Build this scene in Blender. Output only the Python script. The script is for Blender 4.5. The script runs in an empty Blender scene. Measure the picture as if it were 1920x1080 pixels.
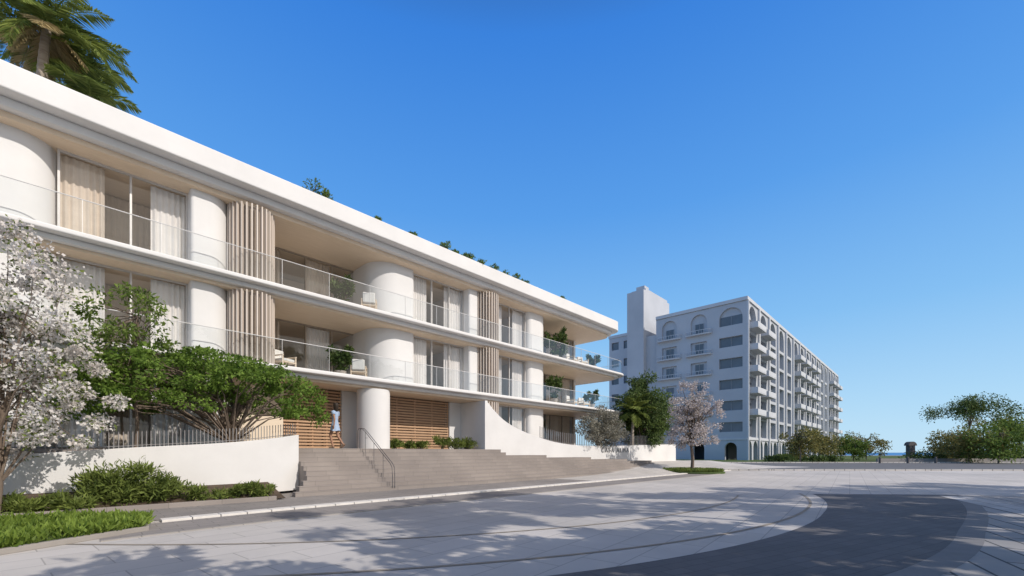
import bpy, math, random
import numpy as np
from mathutils import Vector, Matrix
random.seed(7); rng=np.random.default_rng(7)
SC=bpy.context.scene; COL=SC.collection
ANG=math.atan2(.7182,.6958)
O=Vector((-1.57,25.1,0))
FR=Matrix.Translation(O)@Matrix.Rotation(ANG,4,'Z')
def F(u,v,z=0): return FR@Vector((u,v,z))

# ---------------------------------------------------------------- materials
def nn(nt,t,**k):
    n=nt.nodes.new(t)
    for a,b in k.items(): setattr(n,a,b)
    return n
def mat(name,c1,c2=None,scale=3,rough=.7,bump=0,detail=5,metal=0,spec=.3,stretch=(1,1,1),bscale=None):
    m=bpy.data.materials.new(name); m.use_nodes=True; nt=m.node_tree; b=nt.nodes['Principled BSDF']
    b.inputs['Roughness'].default_value=rough; b.inputs['Metallic'].default_value=metal
    b.inputs['Specular IOR Level'].default_value=spec
    c2=c2 or tuple(x*.88 for x in c1)
    tc=nn(nt,'ShaderNodeTexCoord'); mp=nn(nt,'ShaderNodeMapping'); mp.inputs['Scale'].default_value=stretch
    nt.links.new(tc.outputs['Object'],mp.inputs[0])
    no=nn(nt,'ShaderNodeTexNoise'); no.inputs['Scale'].default_value=scale; no.inputs['Detail'].default_value=detail
    no.inputs['Roughness'].default_value=.6
    nt.links.new(mp.outputs[0],no.inputs['Vector'])
    r=nn(nt,'ShaderNodeValToRGB'); r.color_ramp.elements[0].position=.3; r.color_ramp.elements[1].position=.7
    r.color_ramp.elements[0].color=(*c2,1); r.color_ramp.elements[1].color=(*c1,1)
    nt.links.new(no.outputs['Fac'],r.inputs[0]); nt.links.new(r.outputs[0],b.inputs['Base Color'])
    if bump:
        n2=nn(nt,'ShaderNodeTexNoise'); n2.inputs['Scale'].default_value=bscale or scale*8; n2.inputs['Detail'].default_value=4
        nt.links.new(mp.outputs[0],n2.inputs['Vector'])
        bp=nn(nt,'ShaderNodeBump'); bp.inputs['Strength'].default_value=bump; bp.inputs['Distance'].default_value=.02
        nt.links.new(n2.outputs['Fac'],bp.inputs['Height']); nt.links.new(bp.outputs[0],b.inputs['Normal'])
    return m
def leafmat(name,c1,c2,trans=.35,scale=1.2,rough=.55):
    m=bpy.data.materials.new(name); m.use_nodes=True; nt=m.node_tree; b=nt.nodes['Principled BSDF']
    b.inputs['Roughness'].default_value=rough; b.inputs['Specular IOR Level'].default_value=.2
    g=nn(nt,'ShaderNodeNewGeometry'); tc=nn(nt,'ShaderNodeTexCoord'); no=nn(nt,'ShaderNodeTexNoise'); no.inputs['Scale'].default_value=scale
    nt.links.new(tc.outputs['Object'],no.inputs['Vector'])
    ma=nn(nt,'ShaderNodeMath',operation='MULTIPLY_ADD'); ma.inputs[1].default_value=.55
    nt.links.new(g.outputs['Random Per Island'],ma.inputs[0])
    m2=nn(nt,'ShaderNodeMath',operation='MULTIPLY_ADD'); m2.inputs[1].default_value=1.6; m2.inputs[2].default_value=-.55
    nt.links.new(no.outputs['Fac'],m2.inputs[0]); nt.links.new(m2.outputs[0],ma.inputs[2])
    r=nn(nt,'ShaderNodeValToRGB'); r.color_ramp.elements[0].color=(*c1,1); r.color_ramp.elements[1].color=(*c2,1)
    nt.links.new(ma.outputs[0],r.inputs[0]); nt.links.new(r.outputs[0],b.inputs['Base Color'])
    t=nn(nt,'ShaderNodeBsdfTranslucent'); nt.links.new(r.outputs[0],t.inputs[0])
    mx=nn(nt,'ShaderNodeMixShader'); mx.inputs[0].default_value=trans
    nt.links.new(b.outputs[0],mx.inputs[1]); nt.links.new(t.outputs[0],mx.inputs[2])
    nt.links.new(mx.outputs[0],nt.nodes['Material Output'].inputs[0]); return m
def glassmat(name,tint,base,gl):
    m=bpy.data.materials.new(name); m.use_nodes=True; nt=m.node_tree; nt.nodes.remove(nt.nodes['Principled BSDF'])
    t=nn(nt,'ShaderNodeBsdfTransparent'); t.inputs[0].default_value=(*tint,1)
    g=nn(nt,'ShaderNodeBsdfGlossy'); g.inputs['Roughness'].default_value=.02; g.inputs[0].default_value=(.95,.97,1,1)
    lw=nn(nt,'ShaderNodeLayerWeight'); lw.inputs[0].default_value=.3
    ma=nn(nt,'ShaderNodeMath',operation='MULTIPLY_ADD'); ma.inputs[1].default_value=gl; ma.inputs[2].default_value=base
    nt.links.new(lw.outputs['Facing'],ma.inputs[0])
    mx=nn(nt,'ShaderNodeMixShader'); nt.links.new(ma.outputs[0],mx.inputs[0])
    nt.links.new(t.outputs[0],mx.inputs[1]); nt.links.new(g.outputs[0],mx.inputs[2])
    nt.links.new(mx.outputs[0],nt.nodes['Material Output'].inputs[0]); return m
def pavemat(name,c1,c2,mortar,bw,bh,rot=ANG,msize=.012,big=.25,rough=.8):
    m=bpy.data.materials.new(name); m.use_nodes=True; nt=m.node_tree; b=nt.nodes['Principled BSDF']
    b.inputs['Roughness'].default_value=rough; b.inputs['Specular IOR Level'].default_value=.2
    g=nn(nt,'ShaderNodeNewGeometry'); mp=nn(nt,'ShaderNodeMapping'); mp.inputs['Rotation'].default_value=(0,0,-rot)
    nt.links.new(g.outputs['Position'],mp.inputs[0])
    br=nn(nt,'ShaderNodeTexBrick'); br.inputs['Scale'].default_value=1; br.inputs['Brick Width'].default_value=bw; br.inputs['Row Height'].default_value=bh
    br.inputs['Mortar Size'].default_value=msize; br.inputs['Mortar Smooth'].default_value=.3
    br.inputs['Color1'].default_value=(*c1,1); br.inputs['Color2'].default_value=(*c2,1); br.inputs['Mortar'].default_value=(*mortar,1)
    nt.links.new(mp.outputs[0],br.inputs['Vector'])
    no=nn(nt,'ShaderNodeTexNoise'); no.inputs['Scale'].default_value=big; no.inputs['Detail'].default_value=8; no.inputs['Roughness'].default_value=.65
    nt.links.new(mp.outputs[0],no.inputs['Vector'])
    r=nn(nt,'ShaderNodeValToRGB'); r.color_ramp.elements[0].position=.3; r.color_ramp.elements[1].position=.7
    r.color_ramp.elements[0].color=(.74,.74,.74,1); r.color_ramp.elements[1].color=(1.08,1.07,1.05,1)
    nt.links.new(no.outputs['Fac'],r.inputs[0])
    mx=nn(nt,'ShaderNodeMix',data_type='RGBA',blend_type='MULTIPLY'); mx.inputs[0].default_value=1
    nt.links.new(br.outputs['Color'],mx.inputs[6]); nt.links.new(r.outputs[0],mx.inputs[7])
    nt.links.new(mx.outputs[2],b.inputs['Base Color'])
    n2=nn(nt,'ShaderNodeTexNoise'); n2.inputs['Scale'].default_value=60; nt.links.new(mp.outputs[0],n2.inputs['Vector'])
    bp=nn(nt,'ShaderNodeBump'); bp.inputs['Strength'].default_value=.15; bp.inputs['Distance'].default_value=.01
    nt.links.new(n2.outputs['Fac'],bp.inputs['Height']); nt.links.new(bp.outputs[0],b.inputs['Normal'])
    return m
WHITE=mat('white_stucco',(.73,.715,.70),(.67,.655,.64),scale=.6,rough=.75,bump=.08,bscale=40)
WHITE2=mat('white_plaster',(.73,.715,.70),(.64,.625,.61),scale=.5,rough=.8,bump=.12,bscale=30)
WOOD=mat('wood_soffit',(.80,.65,.49),(.70,.55,.40),scale=2.5,rough=.5,stretch=(.6,7,1),bump=.05)
SLAT=mat('timber_slats',(.58,.38,.24),(.42,.26,.155),scale=4,rough=.5,stretch=(.6,1,9))
FIN=mat('beige_fins',(.66,.58,.51),(.58,.50,.43),scale=2,rough=.55,stretch=(6,6,.4))
FINB=mat('beige_backing',(.40,.34,.29),(.34,.29,.24),rough=.7)
ROOM=mat('room_wall',(.80,.68,.54),(.72,.61,.48),scale=.7,rough=.8)
CURT=mat('curtain_white',(.86,.83,.80),(.78,.75,.72),rough=.9)
CURB=mat('curtain_beige',(.76,.66,.55),(.68,.58,.48),rough=.9)
FRAME=mat('window_frame',(.62,.59,.56),rough=.4,metal=.1)
FRAMED=mat('window_frame_brown',(.36,.30,.24),rough=.4)
GLASS=glassmat('window_glass',(.90,.90,.90),.05,.20)
RAILG=glassmat('balustrade_glass',(.92,.945,.955),.05,.22)
METAL=mat('steel_rail',(.10,.10,.11),rough=.45,metal=.3)
METW=mat('rail_pale',(.74,.73,.72),rough=.4,metal=.2)
PICK=mat('picket_grey',(.26,.25,.25),rough=.5,metal=.2)
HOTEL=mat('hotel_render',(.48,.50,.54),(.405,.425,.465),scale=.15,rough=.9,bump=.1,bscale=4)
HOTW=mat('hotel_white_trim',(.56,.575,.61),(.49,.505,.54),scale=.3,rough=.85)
HOTG=mat('hotel_glass',(.15,.17,.20),(.09,.105,.13),scale=.25,rough=.2,spec=.5)
DARKF=mat('hotel_frame',(.32,.33,.36),rough=.5)
BARK=mat('bark',(.22,.17,.13),(.12,.09,.07),scale=8,rough=.9,bump=.5,stretch=(1,1,.3))
BARKP=mat('palm_bark',(.48,.41,.34),(.32,.26,.21),scale=6,rough=.9,bump=.5,stretch=(.4,.4,3))
L_GREEN=leafmat('leaf_green',(.05,.09,.018),(.24,.33,.07),trans=.4)
L_MAPLE=leafmat('leaf_fresh',(.05,.105,.018),(.26,.39,.07),trans=.4,scale=1.8)
L_DARK=leafmat('leaf_dark',(.035,.065,.02),(.15,.21,.06))
L_OLIVE=leafmat('leaf_olive',(.16,.155,.12),(.44,.42,.35),scale=1.5)
L_BLOS=leafmat('blossom',(.66,.60,.56),(.93,.90,.87),trans=.4)
L_PINK=leafmat('blossom_dusty',(.40,.35,.34),(.70,.64,.63),trans=.35)
L_PALM=leafmat('palm_leaf',(.06,.10,.022),(.34,.40,.10),scale=.8,trans=.4)
L_PALMY=leafmat('palm_leaf_dry',(.28,.21,.10),(.58,.46,.24),scale=.8)
L_GRASS=leafmat('grass_blade',(.08,.13,.015),(.28,.38,.07),scale=2)
L_SHRUB=leafmat('shrub_leaf',(.05,.08,.018),(.27,.33,.08),scale=2)
L_WARM=leafmat('leaf_warm',(.09,.095,.03),(.34,.30,.10),scale=.6)
SOIL=mat('soil',(.12,.085,.06),(.06,.045,.033),scale=5,rough=1,bump=.6)
TURF=mat('turf',(.09,.13,.035),(.05,.08,.02),scale=6,rough=1,bump=.5)
STEP=pavemat('step_stone',(.33,.29,.265),(.29,.255,.235),(.19,.17,.155),1.2,.6,msize=.006)
WALK=pavemat('walk_paving',(.31,.285,.27),(.27,.25,.24),(.18,.165,.155),.6,.3,msize=.008)
ROADL=pavemat('light_paving',(.60,.565,.53),(.55,.52,.485),(.38,.36,.335),1.2,.6,rot=ANG+.1,msize=.010,big=.18)
ROADD=pavemat('dark_paving',(.19,.182,.182),(.16,.153,.154),(.11,.105,.105),.4,.2,rot=.5,msize=.006,big=.3)
ROADR=pavemat('slab_paving',(.44,.42,.405),(.38,.365,.35),(.10,.10,.10),2.4,.42,rot=1.05,msize=.022,big=.3)
ASPH=mat('asphalt',(.16,.16,.165),(.125,.125,.13),scale=1.2,rough=.9,bump=.3)
KERBS=pavemat('kerb_stone',(.58,.55,.52),(.52,.49,.46),(.22,.2,.19),.55,9,msize=.03)
SEAM=mat('seam',(.36,.31,.25),rough=.9)
SKIN=mat('skin',(.36,.20,.13),(.31,.165,.105),rough=.5)
HAIR=mat('hair',(.03,.02,.013),rough=.6)
DRESS=mat('dress_blue',(.42,.50,.62),(.26,.36,.52),scale=9,rough=.85)
SHOE=mat('shoe',(.25,.17,.12),rough=.5)
POT=mat('pot_clay',(.45,.40,.35),rough=.7)
CUSH=mat('cushion',(.76,.73,.68),rough=.9)
LETT=mat('letter_bronze',(.30,.29,.28),rough=.4,metal=.3)
STONE=mat('monument_stone',(.16,.14,.13),(.09,.08,.08),scale=2,rough=.8)

# ---------------------------------------------------------------- mesh tools
class MB:
    def __init__(s): s.v=[]; s.f=[]
    def box(s,x0,x1,y0,y1,z0,z1):
        i=len(s.v)
        s.v+=[(x0,y0,z0),(x1,y0,z0),(x1,y1,z0),(x0,y1,z0),(x0,y0,z1),(x1,y0,z1),(x1,y1,z1),(x0,y1,z1)]
        s.f+=[(i,i+3,i+2,i+1),(i+4,i+5,i+6,i+7),(i,i+1,i+5,i+4),(i+1,i+2,i+6,i+5),(i+2,i+3,i+7,i+6),(i+3,i,i+4,i+7)]
        return s
    def obox(s,c,ax,L,D,z0,z1):
        ca,sa=math.cos(ax),math.sin(ax)
        P=[(c[0]+ca*a-sa*b,c[1]+sa*a+ca*b) for a,b in((-L/2,-D/2),(L/2,-D/2),(L/2,D/2),(-L/2,D/2))]
        return s.prism(P,z0,z1)
    def prism(s,P,z0,z1):
        i=len(s.v);n=len(P)
        s.v+=[(x,y,z0) for x,y in P]+[(x,y,z1) for x,y in P]
        s.f.append(tuple(range(i+n-1,i-1,-1))); s.f.append(tuple(range(i+n,i+2*n)))
        for k in range(n):
            j=(k+1)%n; s.f.append((i+k,i+j,i+n+j,i+n+k))
        return s
    def poly(s,P):
        i=len(s.v); s.v+=list(P); s.f.append(tuple(range(i,i+len(P)))); return s
    def tube(s,pts,rad,n=8):
        pts=[Vector(p) for p in pts]
        if not hasattr(rad,'__len__'): rad=[rad]*len(pts)
        i0=len(s.v); up=Vector((0,0,1))
        for k,p in enumerate(pts):
            t=(pts[min(k+1,len(pts)-1)]-pts[max(k-1,0)]).normalized()
            a=t.cross(up if abs(t.z)<.95 else Vector((1,0,0))).normalized(); b=t.cross(a)
            for q in range(n):
                w=2*math.pi*q/n; r=p+a*math.cos(w)*rad[k]+b*math.sin(w)*rad[k]; s.v.append(tuple(r))
        for k in range(len(pts)-1):
            for q in range(n):
                j=(q+1)%n; s.f.append((i0+k*n+q,i0+k*n+j,i0+(k+1)*n+j,i0+(k+1)*n+q))
        e=i0+(len(pts)-1)*n
        s.f.append(tuple(range(i0+n-1,i0-1,-1))); s.f.append(tuple(range(e,e+n)))
        return s
    def lathe(s,prof,c=(0,0),n=20,sx=1,sy=1):
        i=len(s.v)
        for r,z in prof:
            for q in range(n):
                w=2*math.pi*q/n; s.v.append((c[0]+r*sx*math.cos(w),c[1]+r*sy*math.sin(w),z))
        for k in range(len(prof)-1):
            for q in range(n):
                j=(q+1)%n; s.f.append((i+k*n+q,i+k*n+j,i+(k+1)*n+j,i+(k+1)*n+q))
        e=i+(len(prof)-1)*n
        s.f.append(tuple(range(i+n-1,i-1,-1))); s.f.append(tuple(range(e,e+n)))
        return s
    def obj(s,name,m,parent=None,bevel=0,smooth=False,M=None):
        me=bpy.data.meshes.new(name); me.from_pydata(s.v,[],s.f); me.materials.append(m)
        if smooth:
            me.shade_smooth(); me.set_sharp_from_angle(angle=math.radians(40))
        o=bpy.data.objects.new(name,me); COL.objects.link(o)
        if M is not None: o.matrix_world=M
        if parent: o.parent=parent
        if bevel:
            b=o.modifiers.new('bevel','BEVEL'); b.width=bevel; b.segments=3; b.limit_method='ANGLE'; b.angle_limit=math.radians(50)
        return o
def tag(o,label,cat=None,group=None,kind=None):
    if label: o['label']=label
    if cat: o['category']=cat
    if group: o['group']=group
    if kind: o['kind']=kind
def thing(name,label,cat,M,group=None):
    e=bpy.data.objects.new(name,None); e.empty_display_size=.3; COL.objects.link(e)
    e.matrix_world=M; tag(e,label,cat,group); return e
def TM(u,v,z=0,rot=0): return FR@Matrix.Translation((u,v,z))@Matrix.Rotation(rot,4,'Z')
def WM(x,y,z=0,rot=0): return Matrix.Translation((x,y,z))@Matrix.Rotation(rot,4,'Z')
def rr(x0,x1,y0,y1,bl=0,br=0,tr=0,tl=0,n=10):
    P=[]
    for (cx,cy,r,a) in((x0+bl,y0+bl,bl,180),(x1-br,y0+br,br,270),(x1-tr,y1-tr,tr,0),(x0+tl,y1-tl,tl,90)):
        if r<=0: P.append((cx,cy))
        else:
            for k in range(n+1):
                w=math.radians(a+90*k/n); P.append((cx+r*math.cos(w),cy+r*math.sin(w)))
    return P
def sheet(name,P,z,m):
    b=MB(); b.poly([(p[0],p[1],z) for p in P])
    o=b.obj(name,m); o['kind']='structure'
    return o

# ---------------------------------------------------------------- foliage
def rand_dirs(n):
    d=rng.normal(size=(n,3)); return d/np.linalg.norm(d,axis=1)[:,None]
def leafmesh(name,c,t,L,W,m,parent,bend=.15,var=.4):
    n=len(c); t=t/np.linalg.norm(t,axis=1)[:,None]
    s=np.cross(t,rand_dirs(n)); s/= np.linalg.norm(s,axis=1)[:,None]+1e-9
    k=(1-var+2*var*rng.random(n))[:,None]; Lk=L*k; Wk=W*k*.5
    V=np.empty((n,4,3)); nr=np.cross(t,s)*bend*Lk
    V[:,0]=c; V[:,1]=c+t*Lk*.5+s*Wk+nr; V[:,2]=c+t*Lk; V[:,3]=c+t*Lk*.5-s*Wk+nr
    me=bpy.data.meshes.new(name); me.vertices.add(n*4); me.vertices.foreach_set('co',V.reshape(-1))
    me.loops.add(n*4); me.loops.foreach_set('vertex_index',np.arange(n*4,dtype=np.int32))
    me.polygons.add(n); me.polygons.foreach_set('loop_start',np.arange(0,n*4,4,dtype=np.int32))
    me.update(calc_edges=True); me.validate(); me.materials.append(m)
    o=bpy.data.objects.new(name,me); COL.objects.link(o)
    if parent: o.parent=parent
    return o
def clumps_in(c,r,n,rad,surf=.45):
    d=rand_dirs(n); q=rng.random(n)**surf
    P=np.array(c)+d*q[:,None]*np.array(r)
    return [(P[i],rad*(.6+.8*rng.random())) for i in range(n)]
def leafpts(cl,nl,flat=.7,down=.2):
    cs=[];ts=[]
    for p,r in cl:
        k=max(4,int(nl*(.6+.8*rng.random())))
        d=rand_dirs(k); q=(rng.random(k)**.5)[:,None]
        cs.append(p+d*q*r*np.array([1,1,flat])); ts.append(d*.7+rand_dirs(k)*.7+np.array([0,0,-down]))
    return np.vstack(cs),np.vstack(ts)
def tree(name,label,M,trunk,tr,cl,nl,L,W,lm,bark=BARK,flat=.7,flower=None,limbs=24,cat='tree',group=None,start=1):
    e=thing(name,label,cat,M,group)
    b=MB(); tp=[Vector(p) for p in trunk]; n=len(tp)
    b.tube(tp,[tr*(1-.55*k/(n-1)) for k in range(n)],10)
    idx=rng.permutation(len(cl))[:limbs]
    for i in idx:
        q=Vector(cl[i][0]); s=tp[random.randint(start,n-1)]
        mid=s.lerp(q,.5)+Vector((random.uniform(-.1,.1),random.uniform(-.1,.1),(q-s).length*.10))
        m2=s.lerp(q,.8)+Vector((random.uniform(-.1,.1),random.uniform(-.1,.1),.02))
        b.tube([s,mid,m2,q],[tr*.34,tr*.2,tr*.1,tr*.04],5)
    b.obj('trunk',bark,e,smooth=True)
    c,t=leafpts(cl,nl,flat)
    leafmesh('crown',c,t,L,W,lm,e)
    if flower:
        fm,fn,fL=flower; c,t=leafpts(cl,fn,flat); leafmesh('blossom',c,t,fL,fL*.95,fm,e)
    return e
def shrub(name,label,M,r,h,n,nl,L,W,lm,group=None,cat='shrub'):
    e=thing(name,label,cat,M,group)
    cl=clumps_in((0,0,h*.5),(r,r,h*.45),n,min(r,h)*.33)
    b=MB()
    for i in range(min(9,n)):
        b.tube([(random.uniform(-.1,.1),random.uniform(-.1,.1),0),tuple(Vector(cl[i][0])*.6),tuple(cl[i][0])],[.018,.012,.005],5)
    b.obj('stem',BARK,e)
    c,t=leafpts(cl,nl,.8,-.4); leafmesh('foliage',c,t,L,W,lm,e)
    return e
def palm(name,label,M,H,lean,nf,FL,group=None,ll=.55,tr=.13,dry=5,lm=None,lw=.03,lo=-.5,dr=1.25):
    e=thing(name,label,'palm tree',M,group)
    b=MB(); pts=[];rad=[]
    for k in range(28):
        s=k/27; pts.append((lean*s*s,0,H*s)); rad.append(tr*(1.15-.3*s)*(1.0+(.07 if k%2 else -.03)))
    b.tube(pts,rad,12); b.obj('trunk',BARKP,e,smooth=True)
    def fronds(num,lo,hi,m,nm,fl,dr):
        cs=[];ra=MB()
        for f in range(num):
            az=2*math.pi*(f*.618+random.random()*.05); el=lo+(hi-lo)*((f+.5)/num)+random.uniform(-.1,.1)
            l=fl*random.uniform(.8,1.12); p=np.array([lean,0,H-.05]); N=30; P=[]
            twist=random.uniform(-.2,.2)
            for k in range(N+1):
                a=el-(k/N)**1.3*dr
                d=np.array([math.cos(az+twist*k/N)*math.cos(a),math.sin(az+twist*k/N)*math.cos(a),math.sin(a)])
                P.append(p.copy())
                if k>3:
                    side=np.cross(d,[0,0,1]); side/=np.linalg.norm(side)+1e-9
                    up=np.cross(side,d)
                    for sg in(-1,1):
                        for rep in(0,.5):
                            lt=d*.65+side*sg*.9+up*.18+np.array([0,0,-.22-.25*k/N])+rng.normal(size=3)*.07
                            q=math.sin(math.pi*min(1,(k/N)*.85+.14))*ll*1.15*random.uniform(.85,1.1)
                            cs.append((p+d*l/N*rep,lt,q))
                p=p+d*l/N
            ra.tube([tuple(x) for x in P[::4]],[.025*(1-.8*i/len(P[::4])) for i in range(len(P[::4]))],5)
        c=np.array([x[0] for x in cs]); t=np.array([x[1] for x in cs]); q=np.array([x[2] for x in cs])
        t/=np.linalg.norm(t,axis=1)[:,None]
        n=len(c); s=np.cross(t,rng.normal(size=(n,3))*.4+np.array([0,0,1])); s/=np.linalg.norm(s,axis=1)[:,None]
        V=np.empty((n,4,3)); q=q[:,None]
        V[:,0]=c; V[:,1]=c+t*q*.4+s*lw; V[:,2]=c+t*q+np.array([0,0,-.12])*q; V[:,3]=c+t*q*.4-s*lw
        i0=len(ra.v); ra.v+= [tuple(x) for x in V.reshape(-1,3)]; ra.f+=[(i0+4*i,i0+4*i+1,i0+4*i+2,i0+4*i+3) for i in range(n)]
        ra.obj(nm,m,e)
    fronds(nf,lo,1.35,lm or L_PALM,'crown',FL,dr)
    if dry: fronds(dry,-.9,-.3,L_PALMY,'dry_fronds',FL*.75,.7)
    return e

# ================================================================ SETTING
sheet('ground',[(-1500,-300),(1800,-300),(1800,2500),(-1500,2500)],-.004,mat('ground_plain',(.46,.42,.38),(.38,.35,.32),scale=.05,rough=.95))
sheet('road',[(-60,-40),(90,-40),(90,33.6),(70,70),(20,45),(-40,10)],0,ROADL)
cc=(-5.9,22.8)
def arc(R,a0,a1,n=60,c=cc): return [(c[0]+R*math.cos(math.radians(a0+(a1-a0)*k/n)),c[1]+R*math.sin(math.radians(a0+(a1-a0)*k/n))) for k in range(n+1)]
Ri=[(cc[0]+(18.75-.45*sstep_)*math.cos(math.radians(-95+71*k/60)),cc[1]+(18.75-.45*sstep_)*math.sin(math.radians(-95+71*k/60))) for k in range(61) for sstep_ in (min(1,max(0,(k-20)/25)),)]
Ro=[(-5.4+(20.05+2.0*max(0,(k-38)/22)**1.6)*math.cos(math.radians(-95+75*k/60)),22.6+(20.05+2.0*max(0,(k-38)/22)**1.6)*math.sin(math.radians(-95+75*k/60))) for k in range(61)]
dk=MB()
for k in range(60):
    dk.poly([(Ri[k][0],Ri[k][1],.004),(Ro[k][0],Ro[k][1],.004),(Ro[k+1][0],Ro[k+1][1],.004),(Ri[k+1][0],Ri[k+1][1],.004)])
o=dk.obj('dark_road',ROADD); o['kind']='structure'
sl=MB(); Rz=arc(44,-95,-16,60,(-5.4,22.6)); sm=MB()
for k in range(60):
    a,b_=Vector(Ro[k]),Vector(Ro[k+1]); c0=Vector((-5.4,22.6))
    a2=a+(a-c0).normalized()*.35; b2=b_+(b_-c0).normalized()*.35
    sm.poly([(a.x,a.y,.006),(a2.x,a2.y,.006),(b2.x,b2.y,.006),(b_.x,b_.y,.006)])
    sl.poly([(a2.x,a2.y,.004),(Rz[k][0],Rz[k][1],.004),(Rz[k+1][0],Rz[k+1][1],.004),(b2.x,b2.y,.004)])
o=sl.obj('slab_pavement',ROADR); o['kind']='structure'
o=sm.obj('band_border_paving',mat('border_paving',(.25,.24,.235),(.21,.203,.198),rough=.85)); o['kind']='structure'
b=MB(); b.poly([(9.9,6.0,.010),(10.6,5.6,.010),(15.5,14.2,.010),(14.6,14.6,.010)]); o=b.obj('pale_paver_strip',pavemat('pale_pavers',(.58,.56,.54),(.50,.48,.46),(.22,.21,.20),.7,.45,rot=1.05,msize=.02)); o['kind']='structure'
sm=MB()
for R,a0,a1,w_ in((15.9,-100,-30,.03),(17.9,-95,-24,.035)):
    A=arc(R-w_,a0,a1);B_=arc(R+w_,a0,a1)
    for k in range(60): sm.poly([(A[k][0],A[k][1],.009),(B_[k][0],B_[k][1],.009),(B_[k+1][0],B_[k+1][1],.009),(A[k+1][0],A[k+1][1],.009)])
o=sm.obj('paving_seam',SEAM); o['kind']='structure'
sheet('asphalt_road',[(16,35.5),(130,33),(160,62),(29,60)],.004,ASPH)
b=MB()
b.prism([(26,59.5),(150,60.5),(150,60.9),(26,59.9)],0,.14); o=b.obj('far_kerb',KERBS); o['kind']='structure'
b=MB(); b.prism([(13,35.0),(120,32.6),(120,33.0),(13.2,35.3)],0,.12); o=b.obj('near_kerb',KERBS); o['kind']='structure'
sheet('lawn',[(29,61.5),(200,62),(260,190),(45,175)],.01,TURF)
SEA=mat('sea_water',(.07,.25,.50),(.05,.19,.42),scale=.05,rough=.55,stretch=(1,4,1),bump=.3)
sheet('sea',[(-100,200),(1600,200),(1600,2400),(-100,2400)],.02,SEA)
def strip(v0,v1,u0,u1,z,m,name,n=40,f=lambda u:0):
    b=MB()
    for k in range(n):
        a=u0+(u1-u0)*k/n; c=u0+(u1-u0)*(k+1)/n
        b.poly([tuple(F(a,v0+f(a),z)),tuple(F(c,v0+f(c),z)),tuple(F(c,v1+f(c),z)),tuple(F(a,v1+f(a),z))])
    o=b.obj(name,m); o['kind']='structure'; return o
bend=lambda u: -.9*max(0,(u-14)/10)**2 + (-.35*max(0,(-u-12)/5)**2)
strip(-8.3,-6.75,-16.6,15,.008,WALK,'lower_pavement',f=bend)
strip(-6.5,0,-30,4,.012,WALK,'pavement',f=lambda u:0)
kb=MB()
N=70
for k in range(N):
    a=-15.6+38*k/N; c=a+38/N-.02
    P=[F(a,-6.78+bend(a)),F(c,-6.78+bend(c)),F(c,-6.44+bend(c)),F(a,-6.44+bend(a))]
    kb.prism([(p.x,p.y) for p in P],0,.06)
o=kb.obj('kerb',mat('kerb_blocks',(.74,.70,.65),(.60,.57,.53),scale=4,rough=.8),bevel=.008); o['kind']='structure'
b=MB()
for k in range(60):
    a=-16.6+32*k/60;c=a+32/60-.01
    P=[F(a,-8.42+bend(a)),F(c,-8.42+bend(c)),F(c,-8.31+bend(c)),F(a,-8.31+bend(a))]
    b.prism([(p.x,p.y) for p in P],0,.02)
o=b.obj('paving_edge',mat('edge_stone',(.36,.33,.30),rough=.8)); o['kind']='structure'
ap=MB(); nu,nv=40,12; idx={}
def sstep(x): x=max(0,min(1,x)); return x*x*(3-2*x)
for i in range(nu+1):
    for j in range(nv+1):
        u=2+36*i/nu; v=-6.45+bend(u)+( -.1*u+.4-(-6.45)-bend(u))*j/nv
        z=.016+.70*sstep((u-2)/17)*min(1,(j/nv)/.75)
        if u>26: z*=max(0,1-(u-26)/10)
        idx[i,j]=len(ap.v); ap.v.append(tuple(F(u,v,z)))
for i in range(nu):
    for j in range(nv): ap.f.append((idx[i,j],idx[i+1,j],idx[i+1,j+1],idx[i,j+1]))
o=ap.obj('sloping_pavement',ROADL,smooth=True); o['kind']='structure'

# stairs
st=thing('staircase','wide stone staircase up to the building entrance','stairs',TM(-8,-2.4,0))
b=MB()
ends={1:13,2:14,3:15,4:16,5:16,6:12.5,7:8,8:3.5,9:.2,10:.05}
for k in range(1,11):
    v0=-3.6+.26*(k-1); u0=-12.0+.22*k if k<=4 else -11.05
    back=3.0 if k==10 else -3.6+.26*k+.02
    b.box(u0+8,ends[k]+8,v0+2.4,back+2.4,1.66-.166 if k==10 else 0,.166*k)
b.obj('steps',STEP,st,bevel=.014)
b=MB()
for k in range(1,11):
    v0=-3.6+.26*(k-1); u0=-12.0+.22*k if k<=4 else -11.05
    b.box(u0+8,ends[k]+8,v0+2.4-.005,v0+2.4-.001,.166*k-.034,.166*k-.020)
b.obj('nosing',mat('nosing_stone',(.26,.23,.21),rough=.9),st)
b=MB()
for k in (9,8,7,6,5):
    v0=-3.6+.26*k; u0=ends[min(10,k+1)]-.02
    b.box(u0+8,ends[k]+8,v0+2.4-.0,2.4+.3-.09*u0,.0,.166*k-.003)
b.obj('landing',STEP,st)
b=MB(); b.box(-30,-11.06,-1.6,3,.2,1.6); b.box(.3,18,-.0,5,.0,1.5)
o=b.obj('terrace',STEP,M=FR); o['kind']='structure'

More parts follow.
